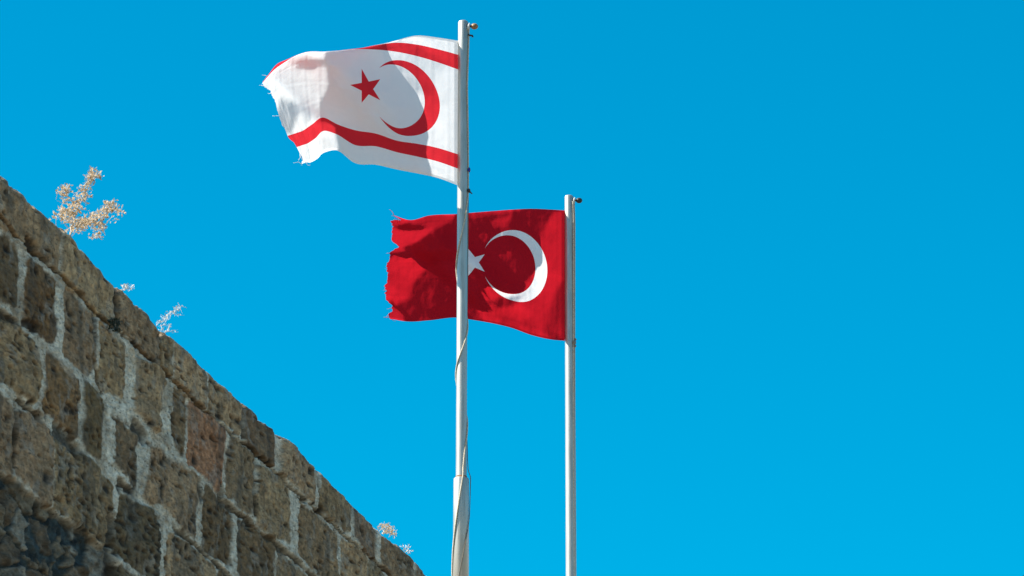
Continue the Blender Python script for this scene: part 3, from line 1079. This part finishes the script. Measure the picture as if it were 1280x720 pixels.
def truck(pole, top, px, brown):
    """the small pulley and ball fixed to the head of the pole"""
    r0 = 0.032
    x0, y0, z0 = top.x + r0, top.y - 0.006, top.z - 0.028
    mb = MB()
    mb.tube([(x0 - 0.006, y0, z0), (x0 + 0.028, y0, z0 + 0.001)], 0.0075, 12)
    ax = mb.build('pulley', dark, pole)
    b = MB().ball((x0 + 0.040, y0, z0), 0.021, 14, 10, (1.15, 1, 0.95))
    b.build('ball', brass if brown else dark, ax)
    rg = MB().ring((x0 + 0.004, y0, z0 - 0.004), 0.019, 0.008, (0, 1, 0), (0.15, 0, 1))
    rg.build('eye', canvas, ax)
    return ax


axL = truck(poleL, topL, PXL, True)
MB().tube([(topL.x + .030, topL.y - .01, z_at(44, YL)), (topL.x + .045, topL.y - .01, z_at(45, YL)), (topL.x + .058, topL.y - .012, z_at(45.5, YL)), (topL.x + .064, topL.y - .012, z_at(47.5, YL))], [.005, .006, .007, .004], 8).build('hook', dark, poleL)
axR = truck(poleR, topR, PXR, False)


# ------------------------------------------------------------------ halyards
def helix(keys, cx, cy, Y, rad_fn, n=260):
    ys = [k[0] for k in keys]
    pts = []
    for y in np.linspace(ys[0], ys[-1], n):
        th = R(float(np.interp(y, ys, [k[1] for k in keys])))
        off = float(np.interp(y, ys, [k[2] if len(k) > 2 else 0 for k in keys]))
        r = rad_fn(y) + off
        pts.append((cx + r * math.cos(th), cy - r * math.sin(th), z_at(y, Y)))
    return pts


def radL(y):
    return 0.0335 + 0.0035 + (0.0165 if y > 597 else 0.0165 * max(0, (y - 588) / 9) if y > 588 else 0)


hl = thing('halyard', 'pale rope wound in a spiral round the front flagpole', 'rope', (topL.x, topL.y - 0.04, ROOF), 'flagpole ropes')
mb = MB()
mb.tube(helix([(34, 5), (48, 12), (66, 25), (110, 42), (180, 20), (236, 5), (275, 60), (300, 105), (330, 170), (372, 270), (405, 352), (437, 440), (467, 535), (498, 630), (528, 715), (565, 775), (600, 800), (650, 842), (720, 905), (800, 1000)], topL.x, topL.y, YL, radL), 0.0046, 8)
mb.build('hoisting_strand', ROPE, hl)
mb = MB()
mb.tube(helix([(236, 2), (330, -20), (450, -40), (540, -30), (575, -10, .002), (590, 0, .006), (606, 2, .003), (645, 15), (672, 50), (720, 100), (800, 190)], topL.x, topL.y, YL, radL), 0.0026, 8)
mb.build('return_strand', OLDROPE, hl)['label'] = 'thin dark strand bulging off the pole above the sleeve'

hr = thing('halyard', 'pale double rope hanging straight down the right side of the rear flagpole', 'rope', (topR.x + 0.04, topR.y - 0.02, ROOF), 'flagpole ropes')
mb = MB()


def strR(y):
    return 0.0325 + (y - 246) * 1.3e-5


def straight(x_keys, r, fwd, n=120, ybot=800):
    pts = []
    for y in np.linspace(252, ybot, n):
        x = float(np.interp(y, [k[0] for k in x_keys], [k[1] for k in x_keys]))
        p = at_depth(x, y, YR - fwd)
        pts.append(tuple(p))
    return mb.tube(pts, r, 8)


straight([(252, 716.0), (270, 716.8), (430, 717.0), (520, 716.6), (720, 717.6), (800, 718)], 0.0050, 0.026)
mb.build('hoisting_strand', ROPE, hr)
mb = MB()
straight([(252, 717.5), (280, 718.4), (425, 718.2), (520, 718.4), (720, 719.6), (800, 720)], 0.0050, 0.008)
mb.build('return_strand', ROPE, hr)

# toggles and knots that tie the flags to the ropes
kn = MB()
c_ = Vector((topL.x + 0.040, topL.y - 0.008, z_at(239, YL)))
kn.ball(c_, 0.011, 10, 8, (1, 1, 1.4)).tube([c_, c_ + Vector((.012, 0, -.012)), c_ + Vector((.022, 0, -.022))], [.006, .005, .003], 6)
kn.build('knot', dark, hl)
tg = MB().ball((topL.x + 0.041, topL.y - 0.008, z_at(213, YL)), 0.0105, 10, 8, (0.9, 0.9, 1.7))
tg.build('toggle', blue, hl)['label'] = 'small dark blue toggle'
kn = MB()
c_ = Vector((topR.x + 0.033, topR.y - 0.030, z_at(430, YR)))
kn.ball(c_, 0.012, 10, 8, (1, 1, 1.6)).ball(c_ + Vector((.003, 0, -.026)), 0.010, 10, 8).ball(c_ + Vector((.006, 0, .024)), 0.009, 10, 8)
kn.build('knot', simple_mat('dirty_rope', (0.22, 0.19, 0.15), 0.9), hr)

# ------------------------------------------------------------------ plants on the wall top
t = NT('dry_bracts')
oi = t.n('ShaderNodeTexCoord').outputs['Object']
f1 = t.noise(oi, 45, 3)
c = t.mix(t.ramp(f1, 0.35, 0.65), (0.80, 0.67, 0.50), (0.42, 0.27, 0.12))
d = t.n('ShaderNodeBsdfDiffuse'); tr = t.n('ShaderNodeBsdfTranslucent'); mx = t.n('ShaderNodeMixShader')
t.t.links.new(c, d.inputs[0]); t.t.links.new(c, tr.inputs[0]); mx.inputs[0].default_value = 0.35
t.t.links.new(d.outputs[0], mx.inputs[1]); t.t.links.new(tr.outputs[0], mx.inputs[2]); t.t.links.new(mx.outputs[0], t.out.inputs['Surface'])
BRACT = t.m
twig = simple_mat('dry_twig', (0.55, 0.45, 0.33), 0.9)
silver = simple_mat('bleached_grass', (0.72, 0.66, 0.58), 0.9)
green = simple_mat('dark_leaf', (0.035, 0.05, 0.035), 0.6)


def plane_pt(x, y, w):
    """point seen at a pixel on the vertical plane w metres inside the wall face"""
    rx, ry, rz = ray(x, y)
    tt = (WP0 @ WN - w) / (rx * WN[0] + ry * WN[1])
    return Vector((float(rx * tt), float(ry * tt), float(CAM_Z + rz * tt)))


def branch_pts(px, w, jit=0.004, per=4):
    P = []
    for (x0, y0), (x1, y1) in zip(px[:-1], px[1:]):
        for k in range(per):
            q = k / per
            P.append(plane_pt(x0 + (x1 - x0) * q, y0 + (y1 - y0) * q, w) + Vector([random.gauss(0, jit) for _ in range(3)]))
    P.append(plane_pt(*px[-1], w))
    return P


def rvec():
    return Vector((random.gauss(0, 1), random.gauss(0, 1), random.gauss(0, 1))).normalized()


def shrub(name, label, cat, branches, clumps, w, foliage, stem, leaf=(0.012, 0.006), group=None, r0=0.004):
    root = branches[0][0]
    base = plane_pt(*root, w)
    o = thing(name, label, cat, base, group)
    st = MB()
    for br in branches:
        P = branch_pts(br, w)
        st.tube(P, [r0 * (1 - 0.75 * i / (len(P) - 1)) for i in range(len(P))], 6)
    fo = MB()
    for x, y, rx, ry, n in clumps:
        for _ in range(int(n * (0.65 if foliage is silver else 0.85))):
            an, rr = random.uniform(0, 2 * math.pi), math.sqrt(random.random())
            c = plane_pt(x + rx * rr * math.cos(an), y + ry * rr * math.sin(an), w) + WNv * random.uniform(-1, 1) * rx * 0.0035
            dr = (rvec() + Vector((0.25, 0, 0.6))).normalized()
            fo.leaf(c, dr, rvec(), leaf[0] * random.uniform(.5, 1.4), leaf[1] * random.uniform(.5, 1.5))
            if random.random() < 0.16:
                st.tube([c - dr * leaf[0] * 1.8, c + dr * leaf[0] * 0.4], [0.0011, 0.0008], 4, caps=False)
    st.build('stem', stem, o)
    fo.build('foliage', foliage, o, False)
    return o


WNv = Vector(WN)
G = 'dry plants rooted on the wall top'
shrub('dry_shrub', 'large straw coloured dry shrub with forked branches at the near end of the wall top', 'plant',
      [[(86, 300), (92, 280), (96, 263), (104, 243), (109, 229), (116, 210)], [(96, 263), (88, 250), (83, 240), (80, 234)], [(91, 284), (106, 276), (121, 273), (131, 262), (138, 252), (150, 264)],
       [(121, 273), (119, 284), (121, 295)], [(96, 268), (80, 262), (72, 270)], [(108, 230), (120, 222), (125, 223)]],
      [(83, 238, 5, 7, 60), (77, 239, 6, 5, 45), (82, 250, 3, 6, 25), (115, 219, 5, 9, 70), (121, 220, 5, 4, 30), (112, 228, 4, 5, 35), (104, 236, 5, 5, 45), (108, 244, 4, 5, 35), (98, 250, 6, 7, 70), (94, 262, 7, 7, 90),
       (88, 272, 9, 7, 110), (78, 264, 6, 4, 45), (74, 271, 8, 4, 40), (97, 283, 9, 8, 120), (108, 278, 8, 6, 80), (118, 275, 9, 8, 130), (124, 285, 6, 6, 60), (119, 296, 6, 4, 35), (129, 266, 7, 6, 75), (137, 260, 5, 7, 45),
       (137, 254, 6, 4, 40), (144, 262, 6, 4, 32), (151, 265, 4, 2, 14), (141, 275, 3, 4, 10)], 0.09, BRACT, twig, (0.017, 0.010), G)
shrub('dry_tuft', 'small white dry tuft at the step in the wall top below the large dry shrub', 'plant',
      [[(152, 362), (157, 358), (161, 357)], [(154, 362), (161, 361), (165, 362)]],
      [(156, 358, 5, 2.5, 60), (162, 360, 4, 3, 40)], 0.05, silver, silver, (0.010, 0.004), G, 0.002)
shrub('feathery_sprig', 'pale feathery grass sprig leaning right from the wall top', 'plant',
      [[(195, 408), (205, 398), (215, 389), (226, 383)], [(216, 389), (222, 394), (230, 394)], [(200, 412), (204, 406), (209, 406)], [(206, 416), (212, 409), (211, 404)], [(206, 416), (216, 413), (221, 416)]],
      [(200, 402, 3, 2, 24), (206, 397, 4, 3, 36), (213, 392, 4, 3.2, 40), (220, 387, 4, 3.5, 40), (225, 384, 3, 3, 22), (224, 394, 4, 1.5, 14), (203, 408, 4, 2, 20), (211, 409, 2, 4, 18), (217, 414, 4, 2, 16), (204, 413, 4, 2, 14)],
      0.05, silver, silver, (0.011, 0.0035), G, 0.002)
shrub('cushion_plant', 'domed beige cushion plant near the far end of the wall top', 'plant',
      [[(478, 668), (481, 663), (486, 659)], [(479, 668), (486, 665), (493, 668)]],
      [(479, 658, 5, 3.5, 120), (486, 662, 6, 4.5, 150), (490, 667, 4, 2.5, 60)], 0.05, BRACT, twig, (0.012, 0.006), G, 0.003)
shrub('twiggy_plant', 'thin whitish twiggy plant just past the beige cushion plant', 'plant',
      [[(505, 690), (504, 684), (501, 681)], [(507, 691), (510, 685), (513, 683)], [(510, 692), (514, 689), (517, 689)], [(504, 686), (509, 682), (512, 683)]],
      [(505, 682, 4, 1.5, 16), (511, 684, 3, 2, 18), (514, 689, 3.5, 1.5, 16), (507, 688, 3, 1.5, 12)], 0.05, silver, silver, (0.012, 0.004), G, 0.002)
shrub('crevice_plant', 'small dark green plant growing from the crack under the top course', 'plant',
      [[(146, 412), (142, 404), (139, 400)], [(146, 412), (147, 405), (148, 402)]],
      [(139, 402, 4, 3, 40), (147, 403, 4, 3, 36), (143, 409, 4, 4, 40), (147, 413, 3, 3, 20)], -0.03, green, green, (0.016, 0.010), None, 0.002)
